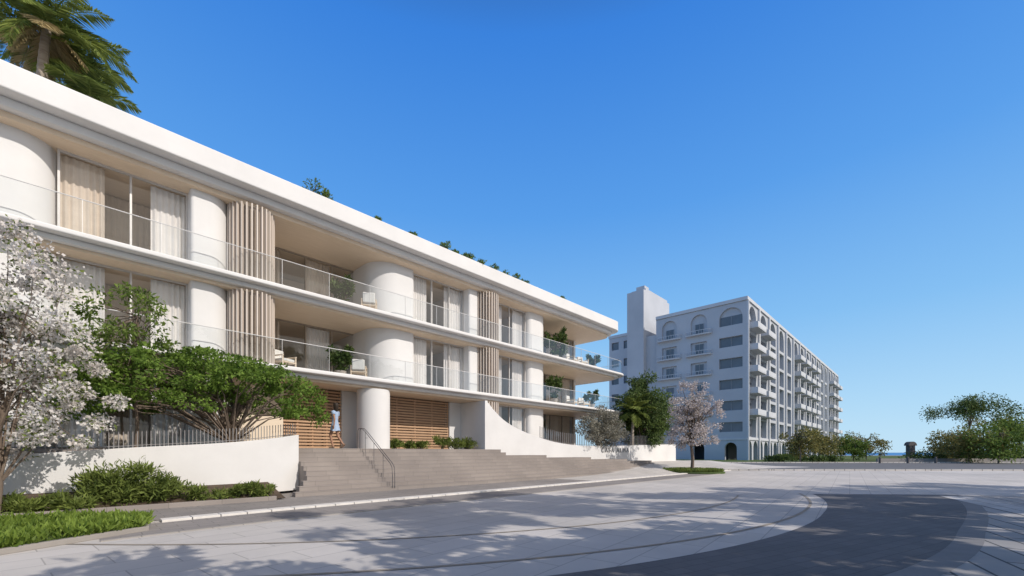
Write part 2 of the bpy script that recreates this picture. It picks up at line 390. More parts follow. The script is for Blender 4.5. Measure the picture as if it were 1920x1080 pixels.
# ================================================================ MAIN BUILDING
B=thing('apartment_building','long white three storey apartment building with curved balconies','building',FR)
UL=-30
def part(mb,name,m,bevel=0,smooth=False,parent=B,label=None):
    o=mb.obj(name,m,parent,bevel,smooth)
    if label: o['label']=label
    return o
part(MB().prism(rr(UL,15.4,-.25,12,br=1.0,tr=1),11.62,12.38),'parapet',WHITE,bevel=.05)
part(MB().prism(rr(UL,15.0,.20,11.8,br=.9,tr=1),11.36,11.617),'roof_trim',WHITE,bevel=.03)
part(MB().prism(rr(UL,14.8,.50,11.5,br=.8,tr=1),11.18,11.357),'soffit',WOOD)
for z in(4.75,8.0):
    part(MB().prism(rr(UL,17.1,-.05,9,br=1.6,tr=1),z+.08,z+.25),'floor_slab',WHITE,bevel=.05)
    part(MB().prism(rr(UL,16.6,.28,8.8,br=1.4,tr=1),z-.09,z+.077),'slab_trim',WHITE,bevel=.03)
    part(MB().prism(rr(UL,16.2,.50,8.5,br=1.2,tr=1),z-.19,z-.093),'soffit',WOOD)
part(MB().box(UL,-.4,6.6,12,1.6,11.0),'core_wall',ROOM); part(MB().box(-.35,13.5,6.6,8.4,1.6,11.0),'core_wall',ROOM)

def window(u0,u1,v,z0,z1,mull,fr=FRAME,parent=B):
    f=MB(); t=.06
    f.box(u0,u1,v-.05,v+.05,z0,z0+t); f.box(u0,u1,v-.05,v+.05,z1-t,z1)
    for m in [u0+t/2]+list(mull)+[u1-t/2]: f.box(m-t/2,m+t/2,v-.055,v+.055,z0+t,z1-t)
    w=f.obj('window',fr,parent)
    b=MB(); b.poly([(u0+.02,v,z0+.02),(u1-.02,v,z0+.02),(u1-.02,v,z1-.02),(u0+.02,v,z1-.02)]); b.obj('pane',GLASS,w)
    return w
def curtain(u0,u1,v,z0,z1,m,amp=.06,per=.17):
    b=MB(); n=int((u1-u0)/per*8); ph=random.random()*6
    for k in range(n+1):
        u=u0+(u1-u0)*k/n; y=v+amp*math.sin(2*math.pi*(u-u0)/per+.8*math.sin(u*4+ph))*(.7+.3*math.sin(u*7+ph))+.02*math.sin(u*3.1)
        b.v+=[(u,y,z0),(u,y*.6+v*.4,z1)]
    for k in range(n): b.f.append((2*k,2*k+2,2*k+3,2*k+1))
    return b.obj('curtain',m,B,smooth=True)
def finscreen(uc,vc,r,z0,z1,nf=17,a0=172,a1=368):
    b=MB()
    for k in range(nf):
        a=math.radians(a0+(a1-a0)*k/(nf-1)); b.obox((uc+r*math.cos(a),vc+r*math.sin(a)),a,.16,.05,z0,z1)
    o=b.obj('fin_screen',FIN,B)
    c=MB(); c.prism([(uc+(r-.22)*math.cos(2*math.pi*k/32),vc+(r-.22)*math.sin(2*math.pi*k/32)) for k in range(32)],z0,z1)
    c.obj('fin_core',FINB,o,smooth=True)
def rwall(u0,u1,v0,v1,z0,z1,bl,br):
    w=part(MB().prism(rr(u0,u1,v0,v1,bl=bl,br=br,n=16),z0+.12,z1),'wall',WHITE,smooth=True)
    MB().prism(rr(u0+.03,u1-.03,v0+.03,v1,bl=bl,br=br,n=16),z0,z0+.117).obj('skirting',FRAME,w,smooth=True)
    return w
LV=[(1.66,4.56,0),(5.0,7.81,1),(8.25,11.18,2)]
for z0,z1,li in LV:
    rwall(-26,-17.25,.9,6.5,z0,z1,1.0,.9)
    window(-17.25,-13.9,1.3,z0,z1,[-15.5])
    curtain(-17.2,-16.15,1.5,z0,z1-.05,CURB if li==2 else CURT); curtain(-14.95,-13.95,1.5,z0,z1-.05,CURT)
    curtain(-16.5,-14.6,3.4,z0,z1-.05,CURB,.04)
    rwall(-13.9,-12.6,.7,6.5,z0,z1,.12,.75)
    if li>0:
        finscreen(-11.88,1.0,.76,z0,z1,17)
        part(MB().box(-12.55,-11.35,1.9,6.5,z0,z1),'wall',ROOM)
        window(-11.35,-6.0,3.4,z0,z1,[-10.2,-8.9,-7.6],fr=FRAMED)
        curtain(-11.3,-10.0,3.65,z0,z1-.05,CURB); curtain(-8.8,-7.6,3.65,z0,z1-.05,CURB if li==2 else CURT)
        rwall(-6.45,-4.15,.95,6.5,z0,z1,1.25,.3)
        window(-4.15,-.55,1.3,z0,z1,[-2.9,-1.7])
        curtain(-4.1,-3.1,1.5,z0,z1-.05,CURT); curtain(-1.9,-.6,1.5,z0,z1-.05,CURT); curtain(-3.2,-1.8,3.4,z0,z1-.05,CURB,.04)
        rwall(-.6,.15,.75,6.5,z0,z1,.12,.2)
    finscreen(.90,1.0,.76,z0,z1,17)
    part(MB().box(.2,1.75,1.95,6.5,z0,z1),'wall',ROOM)
    window(1.75,4.9,1.3,z0,z1,[3.3])
    curtain(1.8,2.8,1.5,z0,z1-.05,CURT); curtain(3.8,4.85,1.5,z0,z1-.05,CURT)
    rwall(4.9,7.2,.95,6.5,z0,z1,.3,1.2)
    window(7.0,13.4,3.4,z0,z1,[8.6,10.2,11.8],fr=FRAMED)
    curtain(7.6,8.6,3.65,z0,z1-.05,CURT); curtain(10.0,13.2,3.65,z0,z1-.05,CURB)
    part(MB().box(13.4,13.6,3.3,8.4,z0,z1),'wall',WHITE)
# ground floor entrance
part(MB().lathe([(.78,1.66),(.78,4.55)],(-6.55,1.0),n=40),'entrance_column',WHITE,smooth=True)
for (a,c) in((-10.3,-7.6),(-5.6,-.95)):
    s=MB(); z=1.70
    while z<4.4:
        s.box(a,c,2.30,2.36,z,z+.085); z+=.15
    for k in range(5):
        x=a+(c-a)*k/4; s.box(x-.04,x+.04,2.358,2.42,1.66,4.55)
    s.obj('slatted_screen',SLAT,B)
part(MB().box(-12.6,-.0,2.7,2.8,1.66,4.55),'wall',mat('screen_backing',(.34,.23,.16),(.26,.17,.115),rough=.8),label='timber backing wall behind the slatted screens')
part(MB().box(-7.6,-5.6,2.2,2.69,1.66,4.55),'wall',WHITE)
part(MB().box(-12.5,-10.3,2.2,2.69,1.66,4.55),'wall',ROOM)
part(MB().box(-.9,-.03,2.25,2.69,1.66,4.55),'wall',WHITE)
part(MB().box(-.02,.18,.0,6.5,1.5,4.55),'wall',WHITE)
part(MB().box(-12.58,-12.52,1.0,6.5,1.66,4.55),'wall',WHITE)
# balustrades
for z in(5.0,8.25):
    g=MB(); r=MB(); p=MB()
    path=[(UL,.12),(15.5,.12)]+[(15.5+1.4*math.sin(math.radians(a)),1.52-1.4*math.cos(math.radians(a))) for a in range(15,91,15)]+[(16.9,6)]
    for a,c in zip(path[:-1],path[1:]):
        i=len(g.v); g.v+=[(a[0],a[1],z),(c[0],c[1],z),(c[0],c[1],z+1.05),(a[0],a[1],z+1.05)]; g.f.append((i,i+1,i+2,i+3))
    r.tube([(x,y,z+1.06) for x,y in path],.016,6)
    u=UL; p.box(UL,15.5,.105,.135,z,z+.03)
    while u<15.5:
        p.box(u-.005,u+.005,.107,.133,z+.02,z+1.05); u+=1.9
    gb=g.obj('balustrade',RAILG,B); r.obj('handrail',METW,gb); p.obj('glass_channel',METW,gb)

def lounge(u,v,z,rot,label):
    e=thing('lounge_chair',label,'chair',TM(u,v,z,rot),'lounge chairs on the balconies')
    f=MB()
    for x in(-.32,.32):
        for y in(-.32,.32): f.box(x-.025,x+.025,y-.025,y+.025,0,.30)
        f.box(x-.03,x+.03,-.36,.36,.52,.56); f.box(x-.025,x+.025,-.345,-.295,.3,.52); f.box(x-.025,x+.025,.295,.345,.3,.52)
    f.box(-.35,.35,-.35,.35,.26,.30); f.obj('frame',WOOD,e)
    MB().box(-.28,.28,-.33,.30,.302,.43).obj('seat_cushion',CUSH,e,bevel=.04)
    MB().box(-.28,.28,.30,.42,.36,.86).obj('back_cushion',CUSH,e,bevel=.05)
def potted(u,v,z,h,label,r=.4,n=11):
    e=thing('potted_plant',label,'plant',TM(u,v,z),'potted plants on the balconies')
    MB().lathe([(.14,0),(.22,.02),(.27,.38),(.28,.42),(.24,.42),(.23,.36)],n=20).obj('pot',POT,e,smooth=True)
    s=MB()
    cs=[];ts=[]
    for k in range(n):
        a=2.4*k; q=h*random.uniform(.6,1); P=[(0,0,.36),(r*.4*math.cos(a),r*.4*math.sin(a),.36+(q-.36)*.55),(r*math.cos(a)*.9,r*math.sin(a)*.9,q)]
        s.tube(P,[.015,.012,.006],5)
        for j in range(70):
            w=random.random()**.6; p=np.array(Vector(P[0]).lerp(Vector(P[2]),w)) if w<.3 else np.array(Vector(P[1]).lerp(Vector(P[2]),w))
            cs.append(p); ts.append(rng.normal(size=3)+np.array([0,0,.3]))
    s.obj('stem',BARK,e); leafmesh('foliage',np.array(cs),np.array(ts),.24,.085,L_DARK,e)
potted(-7.7,1.9,8.25,1.8,'tall leafy potted plant on the upper balcony',.5)
potted(-7.9,1.7,5.0,1.6,'bushy potted plant beside balcony chairs',.5)
potted(8.0,1.1,8.25,2.2,'tall leafy potted plant by balcony chairs',.9,18)
potted(9.0,1.5,8.25,1.5,'bushy potted plant on the corner balcony',.6)
potted(7.6,.9,5.0,2.1,'potted plant on the lower corner balcony',.6,14)
potted(12.6,1.0,5.0,1.5,'bushy potted plant on lower corner balcony',.6); potted(13.2,1.2,8.25,1.3,'low bushy potted plant on corner balcony',.5)
lounge(-6.9,.75,8.25,2.6,'pale cushioned lounge chair on upper balcony'); lounge(-10.7,.9,5.0,.4,'pale cushioned lounge chair behind glass rail')
lounge(-7.4,.8,5.0,2.6,'pale cushioned lounge chair on lower balcony'); lounge(9.8,.9,8.25,.2,'pale cushioned lounge chair on corner balcony')
lounge(11.2,.9,8.25,-.3,'pale cushioned lounge chair on corner balcony'); lounge(9.8,.9,5.0,.2,'pale cushioned lounge chair on lower corner balcony'); lounge(11.4,.9,5.0,-.2,'pale cushioned lounge chair on lower corner balcony')
for (u,h,r) in((-9.8,.5,.4),(-9.2,.38,.35),(-6.9,.20,.2),(-5.0,.18,.2),(-2.9,.36,.4),(-2.2,.26,.3),(-1.3,.32,.4),(-.3,.30,.4),(.7,.32,.4),(1.7,.28,.4),(2.6,.28,.35),(3.5,.26,.3),(7.5,.18,.2)):
    shrub('rooftop_shrub','small green shrub growing on the roof edge',TM(u,.05,12.38),r,h,int(10*r*2)+4,26,.12,.04,L_GREEN,'shrubs planted along the roof','shrub')
palm('palm_tree','tall palm tree growing on the roof terrace',TM(-17.65,2.4,12.38),3.3,.15,20,2.4,dry=8)
palm('palm_tree','leafy palm tree on the roof terrace',TM(-17.0,3.6,12.38),3.2,.2,18,1.9,dry=0,lm=L_PALM)
palm('palm_tree','shorter palm tree on the roof terrace',TM(-16.6,2.2,12.38),1.4,.1,13,1.5,dry=0)
palm('palm_tree','leafy palm tree on the roof terrace',TM(-19.2,3.2,12.38),4.2,-.3,20,2.4,dry=3)

# ================================================================ LOW WALLS, FENCES
def curvewall(name,label,pts,th,m,M=FR):
    b=MB(); n=len(pts)
    for k,(u,v,zb,zt) in enumerate(pts):
        a=Vector(pts[max(k-1,0)][:2]); c=Vector(pts[min(k+1,n-1)][:2]); t=(c-a).normalized(); nr=Vector((-t.y,t.x))
        b.v+=[(u,v,zb),(u,v,zt),(u+nr.x*th,v+nr.y*th,zt),(u+nr.x*th,v+nr.y*th,zb)]
    for k in range(n-1):
        for j in range(4): b.f.append((4*k+j,4*k+4+j,4*k+4+(j+1)%4,4*k+(j+1)%4))
    b.f.append((0,1,2,3)); b.f.append((4*n-1,4*n-2,4*n-3,4*n-4))
    o=b.obj(name,m,None,M=M,smooth=True,bevel=.015); tag(o,label,'wall'); return o
def interp(T,u):
    return [float(np.interp(u,[t[0] for t in T],[t[i] for t in T])) for i in range(1,len(T[0]))]
def smoothpts(T,n):
    us=np.linspace(T[0][0],T[-1][0],n); out=[]
    for u in us:
        s=[interp(T,np.clip(u+d,T[0][0],T[-1][0])) for d in np.linspace(-.8,.8,7)] if T[0][0]+.8<u<T[-1][0]-.8 else [interp(T,u)]
        out.append((float(u),*[sum(x[i] for x in s)/len(s) for i in range(3)]))
    return out
LT=[(-26,-2.9,.2,1.2),(-20,-2.7,.2,1.32),(-18,-2.6,.2,1.42),(-16.4,-2.57,.2,1.58),(-15.4,-2.55,.2,1.66),(-13.4,-2.45,.15,1.80),(-12,-2.2,.1,1.98),(-11.05,-1.85,.1,2.15)]
lw=smoothpts(LT,60); curvewall('planter_wall','curved white rendered planter wall beside the stairs',lw,.28,WHITE2)
RT=[(0,0,1.3,4.55),(.25,-.02,1.25,4.42),(.8,-.07,1.2,3.84),(1.4,-.13,1.2,3.45),(2.1,-.19,1.1,3.12),(3.0,-.27,1,2.82),(3.94,-.36,.9,2.58),(5.2,-.47,.9,2.30),(6.4,-.58,.8,2.12),(8,-.73,.7,2.0),(9.3,-.85,.6,1.97),(14,-1.27,.4,2.03),(22,-2.0,.3,2.25)]
us=np.linspace(0,22,110)
def rwi(u):
    w=.5 if .6<u<21 else 0
    s=[interp(RT,u+d) for d in (-w,-w/2,0,w/2,w)]; return (float(u),*[sum(x[i] for x in s)/5 for i in range(3)])
rw=[rwi(u) for u in us]
curvewall('garden_wall','long white wall with a curved sweeping top beside the stairs',rw,.3,WHITE2)
def fence(name,label,pts,h0,h1,sp,off,r=.010):
    b=MB(); L=0
    P=[Vector((p[0],p[1]+off,p[3])) for p in pts]
    for a,c in zip(P[:-1],P[1:]):
        d=(c-a).length
        while L<d:
            q=a.lerp(c,L/d); b.box(q.x-r,q.x+r,q.y-r,q.y+r,q.z-.1,q.z+h1); L+=sp
        L-=d
    e=b.obj(name,PICK,None,M=FR); tag(e,label,'fence')
    t=MB(); t.tube([(p.x,p.y,p.z+h0) for p in P[::3]+[P[-1]]],.012,5); t.obj('fence_rail',PICK,e)
fence('picket_fence','thin grey metal picket fence above the planter wall',lw,.06,.46,.10,.2)
fence('picket_fence','thin grey metal picket fence behind the sweeping wall',[p for p in rw if p[0]>4.6],.06,.80,.2,.15,.016)
cu=bpy.data.curves.new('sign','FONT'); cu.body='CASA ALMA'; cu.size=.50; cu.extrude=.015; cu.space_character=1.45
to=bpy.data.objects.new('tmp',cu); COL.objects.link(to); bpy.context.view_layer.update()
me=bpy.data.meshes.new_from_object(to.evaluated_get(bpy.context.evaluated_depsgraph_get())); bpy.data.objects.remove(to)
me.name='sign_lettering'; me.materials.clear(); me.materials.append(LETT)
so=bpy.data.objects.new('sign_lettering',me); COL.objects.link(so)
wa=math.atan2(-2,22)
so.matrix_world=FR@Matrix.Translation((10.9,-.091*10.9-.035,1.50))@Matrix.Rotation(wa,4,'Z')@Matrix.Rotation(math.pi/2,4,'X')
tag(so,'bronze raised letters fixed to the white wall','sign')
e=thing('stair_handrail','thin dark steel handrail running down the stone stairs','handrail',TM(-8.2,-3.4,0))
zt=lambda v: 1.66 if v>-1.26 else max(0,(v+3.6)/.26*.166+.1)
for du in(0,.10):
    b=MB()
    P=[(du,v+3.4,zt(v)+h) for v,h in((-3.62,.02),(-3.62,.5),(-3.58,.80),(-3.45,.87),(-2.4,.87),(-1.4,.87),(-1.1,.87),(-.8,.87),(-.72,.80),(-.70,.5),(-.70,.0))]
    b.tube(P,.013,8); b.obj('rail',METAL,e,smooth=True)
for v in(-2.9,-2.15,-1.4):
    k=int((v+3.6)/.26)+1
    b=MB(); b.tube([(0,v+3.4,k*.166),(0,v+3.4,zt(v)+.87)],.010,8); b.box(0,.10,v+3.39,v+3.41,zt(v)+.6,zt(v)+.615); b.obj('post',METAL,e)

# ================================================================ PLANTING BEDS
b=MB()
P=smoothpts(LT,40)
for a,c in zip(P[:-1],P[1:]):
    if a[0]>-12.3: continue
    i=len(b.v); b.v+=[(a[0],-4.0,.05),(c[0],-4.0,.05),(c[0],c[1]+.1,.5),(a[0],a[1]+.1,.5)]; b.f.append((i,i+1,i+2,i+3))
o=b.obj('planting_bed',SOIL,M=FR); o['kind']='structure'
b=MB(); b.box(-26,-12.5,-4.12,-3.99,0,.14); o=b.obj('bed_edging',STEP,M=FR,bevel=.01); o['kind']='structure'
Lf='low green shrubs in the planting bed'
for (u,v,r,h,n) in((-18.9,-3.7,.6,.45,20),(-17.9,-3.7,.5,.35,14),(-17.1,-3.75,.55,.35,14),(-16.4,-3.3,.7,.95,34),(-15.8,-3.3,.75,1.1,38),(-15.2,-3.5,.6,.7,22),(-14.5,-3.7,.4,.32,9),(-13.9,-3.75,.25,.25,6),(-13.2,-3.6,.35,.42,12),(-12.8,-3.7,.35,.42,10),(-19.9,-3.6,.7,.5,20),(-16.9,-3.9,.3,.25,8),(-18.4,-4.0,.35,.3,9)):
    shrub('shrub','leafy green shrub against the white planter wall',TM(u,v,.1),r,h,n,72,.16,.032,L_SHRUB,Lf)
for (u,v,h,r) in((-5.2,1.3,.45,.4),(-4.4,1.2,.35,.35),(-3.6,1.2,.4,.35),(-2.4,1.0,.75,.5),(-1.6,.8,.65,.5),(-.8,.7,.6,.45)):
    shrub('shrub','small green shrub before the slatted screen',TM(u,v,1.66),r,h,14,60,.13,.04,L_SHRUB,'shrubs at the top of the stairs')
GP=[(-15.95,-7.9),(-15.75,-6.3),(-17.2,-5.2),(-19,-4.7),(-26,-4.5),(-26,-10),(-19.5,-9.6),(-17.7,-8.9)]
b=MB(); b.prism(GP,0,.07); o=b.obj('grass_bed',TURF,M=FR); o['kind']='structure'
b=MB()
for a,c in zip(GP,GP[1:]+GP[:1]):
    a=Vector(a);c=Vector(c); m=(a+c)/2; b.obox((m.x,m.y),math.atan2(c.y-a.y,c.x-a.x),(c-a).length+.05,.1,0,.09)
o=b.obj('bed_kerb',mat('bed_kerb_stone',(.33,.30,.27),rough=.9),M=FR,bevel=.01); o['kind']='structure'
def inpoly(x,y,P):
    c=False;j=len(P)-1
    for i in range(len(P)):
        if (P[i][1]>y)!=(P[j][1]>y) and x<(P[j][0]-P[i][0])*(y-P[i][1])/(P[j][1]-P[i][1])+P[i][0]: c=not c
        j=i
    return c
pts=[]
patch=[(random.uniform(-20.5,-15.8),random.uniform(-9.5,-4.7),random.uniform(.08,.3)) for _ in range(170)]
while len(pts)<22000:
    if random.random()<.6:
        q=random.choice(patch); x=random.gauss(q[0],q[2]);y=random.gauss(q[1],q[2])
    else: x=random.uniform(-21,-15.7);y=random.uniform(-9.7,-4.5)
    if inpoly(x,y,GP): pts.append((x,y,.05+.06*random.random()))
c=np.array(pts); t=rand_dirs(len(c))*.75+np.array([0,0,.9])
g=leafmesh('grass',c,t,.15,.035,L_GRASS,None,var=.6); g.matrix_world=FR; g['kind']='stuff'; g['label']='sunlit grass and low ground cover'

wh=clumps_in((-.3,0,4.2),(1.75,1.5,2.5),105,.32,.5)+clumps_in((.7,.2,2.9),(1.3,1.0,1.7),54,.28)+clumps_in((-.9,-.2,2.2),(1.2,1.1,1.4),38,.30)
tree('blossom_tree','white flowering tree in the bed before the white wall',TM(-18.1,-3.95,.1),[(0,0,0),(.05,.03,.7),(-.05,.0,1.4),(.1,.1,2.2),(.05,0,3.2),(0,.05,4.8)],.08,wh,26,.10,.045,L_SHRUB,flower=(L_BLOS,130,.068),limbs=80)
gt=clumps_in((0,0,3.8),(1.45,1.3,1.4),46,.30)+clumps_in((-.5,.2,2.5),(1.2,.9,1.0),22,.28)
tree('green_tree','slender green tree behind the planter wall',TM(-15.6,-1.5,1.3),[(0,0,0),(.05,.03,1.0),(.0,.06,2.2),(.1,.1,3.3),(.05,0,4.3)],.055,gt,48,.13,.055,L_GREEN,limbs=50,start=2)
mp=[]
for k in range(240):
    a=random.uniform(0,2*math.pi); q=random.random()**.5; x=q*3.85*math.cos(a)-.6; y=q*1.9*math.sin(a)
    zt_=3.5-1.3*((x+.6)/3.7)**2-.5*(y/1.9)**2; z=zt_-random.random()**1.3*(1.9-.8*abs(x+.6)/3.8)
    mp.append((np.array([x,y,z+.1]),.33*random.uniform(.6,1.4)))
tree('maple_tree','wide spreading green tree behind the planter wall',TM(-13.2,-1.35,1.3),[(0,0,0),(.12,.02,.5),(.02,.06,1.0),(.2,.0,1.6),(.3,0,2.1)],.12,mp,88,.12,.06,L_MAPLE,flat=.45,limbs=100,start=1)
ol=clumps_in((0,-.5,2.1),(2.7,1.2,1.45),110,.4)
tree('olive_tree','grey green olive tree behind the white wall',TM(11.2,-.5,1.3),[(0,0,0),(.1,.0,.6),(-.1,.05,1.2),(.1,.1,2.0)],.16,ol,100,.16,.055,L_OLIVE,limbs=50)
dt=clumps_in((0,0,4.3),(2.8,2.2,3.3),140,.55,.5)
tree('garden_tree','dense dark green tree beyond the building end',TM(18.2,-.6,.8),[(0,0,0),(.1,0,1.2),(0,.1,2.5),(.1,.1,4.5)],.2,dt,95,.26,.09,L_DARK,limbs=44)
dt=clumps_in((0,0,4.1),(2.9,2.0,3.2),120,.5,.5)
tree('garden_tree','rounded dark green tree beyond the building end',TM(21.5,.3,.6),[(0,0,0),(.1,0,1.0),(0,.1,2.0),(.1,.1,3.5)],.16,dt,95,.26,.09,L_GREEN,limbs=34)
palm('palm_tree','small palm behind the white wall',TM(16.0,-.8,1.2),3.8,.2,20,2.2,dry=0,lw=.04)
isl=MB(); isl.lathe([(2.15,0),(2.15,.10),(2.0,.13),(.1,.16)],n=40,sx=1,sy=1.1); o=isl.obj('grass_island',TURF,M=WM(13.3,31.5)); o['kind']='structure'
n=6000; a=rng.random(n)*2*np.pi; q=np.sqrt(rng.random(n))*2.05
c=np.stack([q*np.cos(a),q*np.sin(a)*1.08,np.full(n,.12)],1); g=leafmesh('grass',c,rand_dirs(n)*.5+np.array([0,0,1]),.20,.05,L_SHRUB,None); g.matrix_world=WM(13.3,31.5); g['kind']='stuff'; g['label']='low green planting on the round island'
bt=clumps_in((0,0,4.3),(1.95,1.9,2.4),120,.32,.55)+clumps_in((0,0,2.7),(1.9,1.8,1.1),50,.30)
tree('blossom_tree','dusty pink flowering street tree on a grass island',WM(13.3,31.5,.1),[(0,0,0),(.04,.0,.9),(-.04,.05,1.8),(.08,.0,3.0),(.0,.05,5.2)],.13,bt,12,.10,.05,L_OLIVE,flower=(L_PINK,46,.11),limbs=100,start=2)

# ================================================================ FAR HOTEL
HM=WM(44,80,0,ANG)
H=thing('hotel_building','large white hotel with arched top windows and balconies','building',HM)
GZ=4.2;FH=4.1;TOP=30.6
def cell(mb,mp,s0,s1,z0,z1,w,zb,zt,arch,depth,n=10):
    sc=(s0+s1)/2; hw=w/2
    if arch: pts=[(sc+hw*math.cos(math.pi*k/n),zt-hw+hw*math.sin(math.pi*k/n)) for k in range(n+1)][::-1]
    else: pts=[(sc-hw,zt),(sc+hw,zt)]
    def face(L):
        i=len(mb.v); mb.v+=[mp(*p) for p in L]; mb.f.append(tuple(range(i,i+len(L))))
    face([(s0,z0),(sc-hw,z0),(sc-hw,z1),(s0,z1)]); face([(sc+hw,z0),(s1,z0),(s1,z1),(sc+hw,z1)])
    if zb>z0: face([(sc-hw,z0),(sc+hw,z0),(sc+hw,zb),(sc-hw,zb)])
    for a,c in zip(pts[:-1],pts[1:]): face([a,c,(c[0],z1),(a[0],z1)])
    ring=[(sc-hw,zb)]+pts+[(sc+hw,zb)]
    for a,c in zip(ring,ring[1:]+ring[:1]):
        face([(a[0],a[1],0),(c[0],c[1],0),(c[0],c[1],depth),(a[0],a[1],depth)])
fm=lambda s,z,d=0:(s,d,z); sd=lambda s,z,d=0:(d,s,z)
NB=15;BW=115/NB
fw=MB(); sw=MB()
winspec=[]
for bi in range(NB):
    s0=bi*BW; half=BW/2
    for hb in range(2):
        a=s0+hb*half; cell(fw,fm,a,a+half,0,GZ,half*.74,0,GZ-.5,True,1.2)
    for fl in range(6):
        z0=GZ+fl*FH; z1=z0+FH if fl<5 else TOP
        top=fl==5
        cell(fw,fm,s0,s0+BW,z0,z1,BW*.62,z0+.2,z0+(5.0 if top else 3.7),top,.8)
        winspec.append((s0+BW/2,fl))
SW=17.8; sb=[(0,5.6),(5.6,12.0),(12.0,17.8)]
for i,(s0,s1) in enumerate(sb):
    cell(sw,sd,s0,s1,0,GZ,2.2,0,GZ-.8,True,.8)
    for fl in range(6):
        z0=GZ+fl*FH; z1=z0+FH if fl<5 else TOP; top=fl==5
        w=4.2 if i==0 else 3.2
        cell(sw,sd,s0,s1,z0,z1,w,z0+(1.2 if i==0 else .7),z0+(4.6 if top else 3.1),top,.45)
fw.obj('street_wall',HOTEL,H); sw.obj('end_wall',HOTEL,H)
MB().box(.47,114.9,.82,SW-.05,GZ-.2,TOP-.6).obj('core',HOTEL,H)
MB().box(4,114,4.5,SW-.1,0,GZ-.21).obj('ground_core',mat('hotel_core',(.08,.09,.11),rough=.6),H)
c=MB(); c.box(-.25,115.2,-.25,.0,TOP-.5,TOP+.15); c.box(-.25,-.01,.0,SW,TOP-.5,TOP+.15); c.box(-.1,115.2,-.18,-.01,GZ-.35,GZ); c.box(-.14,-.01,0,SW,GZ-.35,GZ)
c.box(0,115,0.01,SW,TOP-.59,TOP-.3)
c.obj('cornice',HOTW,H)
def hotwin(w,h,side):
    g=MB();f=MB()
    if side=='f':
        g.poly([(-w/2,0,0),(w/2,0,0),(w/2,0,h),(-w/2,0,h)])
        for x in(-w/2,-w/6,w/6,w/2): f.box(x-.05,x+.05,-.07,-.01,0,h)
        f.box(-w/2,w/2,-.08,-.008,-.06,.06); f.box(-w/2,w/2,-.08,-.008,h-.06,h+.04)
    else:
        g.poly([(0,-w/2,0),(0,w/2,0),(0,w/2,h),(0,-w/2,h)])
        for x in(-w/2+.03,0,w/2-.03): f.box(-.07,-.01,x-.04,x+.04,0,h)
        f.box(-.08,-.008,-w/2,w/2,-.06,.08)
    return g,f
cache={}
def puthot(s,side,w,zb,h):
    key=(side,w,h); L=(s,.80,zb) if side=='f' else (.45,s,zb)
    if key not in cache:
        g,f=hotwin(w,h,side); fo=f.obj('window',DARKF,H); go=g.obj('pane',HOTG,fo); cache[key]=(fo,go); fo.location=L; return
    fo,go=cache[key]; a=fo.copy(); COL.objects.link(a); a.parent=H; a.location=L
    p=go.copy(); COL.objects.link(p); p.parent=a
cnt=0; far=MB()
for i,(s0,s1) in enumerate(sb):
    for fl in range(6):
        z0=GZ+fl*FH; w,zb,h=(4.15,z0+1.22,1.85) if i==0 else (1.7,z0+.75,2.0)
        puthot((s0+s1)/2,'s',w,zb,h); cnt+=1
for s,fl in winspec:
    z0=GZ+fl*FH; w=3.9; zb=z0+.4; h=2.5
    if cnt<98: puthot(s,'f',w,zb,h); cnt+=1
    else: far.box(s-w/2,s+w/2,.78,.815,zb,zb+h)
fo=far.obj('far_windows',HOTG,H); fo['kind']='stuff'
bb=MB(); bb.box(-2.9,2.9,-1.7,-.02,0,.2); bb.box(-2.9,2.9,-1.7,-1.55,.2,1.15); bb.box(-2.9,-2.75,-1.55,-.02,.2,1.15); bb.box(2.75,2.9,-1.55,-.02,.2,1.15)
b0=None
for bi in(0,1,5,6,7,8,12,13,14):
    for fl in range(1,6):
        if b0 is None: b0=bb.obj('balcony',HOTW,H,bevel=.05); q=b0
        else: q=b0.copy(); COL.objects.link(q); q.parent=H
        q.location=((bi+.5)*BW,0,GZ+fl*FH+.2)
eb=MB(); P=[(-.01,-2.6)]+[(-.9*math.sin(math.radians(a))**.5,-2.6*math.cos(math.radians(a))) for a in range(12,180,12)]+[(-.01,2.6)]
eb.prism(P[::-1],0,.18)
for a,c in zip(P[:-1],P[1:]):
    m=((a[0]+c[0])/2,(a[1]+c[1])/2); L=math.hypot(c[0]-a[0],c[1]-a[1]); eb.obox(m,math.atan2(c[1]-a[1],c[0]-a[0]),L,.06,.18,.24); eb.obox(m,math.atan2(c[1]-a[1],c[0]-a[0]),L,.05,.86,.95)
    eb.obox(a,0,.05,.05,.18,.95)
e0=None
for s0,s1 in sb[1:]:
    for fl in range(1,6):
        if e0 is None: e0=eb.obj('balcony',HOTW,H); q=e0
        else: q=e0.copy(); COL.objects.link(q); q.parent=H
        q.location=(0,(s0+s1)/2,GZ+fl*FH+.3)
p=MB()
for bi in range(NB+1):
    s=bi*BW; p.box(s-.35+(.35 if bi==0 else 0),s+.35,-.35,-.01,0,TOP-.5)
p.box(0,115,-.12,-.012,GZ,GZ+.15)
p.obj('pilaster',HOTW,H)
t=MB(); t.box(-1.0,12,20.2,24.2,0,37.2); t.box(.5,11.5,20.5,23.9,37.2,37.9); t.box(1,3,21,23,37.9,38.8)
t.obj('lift_tower',HOTEL,H)
t=MB(); t.box(.3,13,17.8,20.2,0,27); t.obj('link_wing',HOTEL,H)
wg=MB(); sdw=lambda s,z,d=0:(d+2.0,s,z)
for i in range(2):
    for fl in range(7):
        cell(wg,sdw,24.2+i*3.2,24.2+(i+1)*3.2,fl*4.1,(fl+1)*4.1,1.9,fl*4.1+1.2,fl*4.1+3,False,.4)
wo=wg.obj('rear_wing',HOTEL,H); MB().box(2.35,30,24.2,30.5,0,28.7).obj('rear_core',HOTG,H)
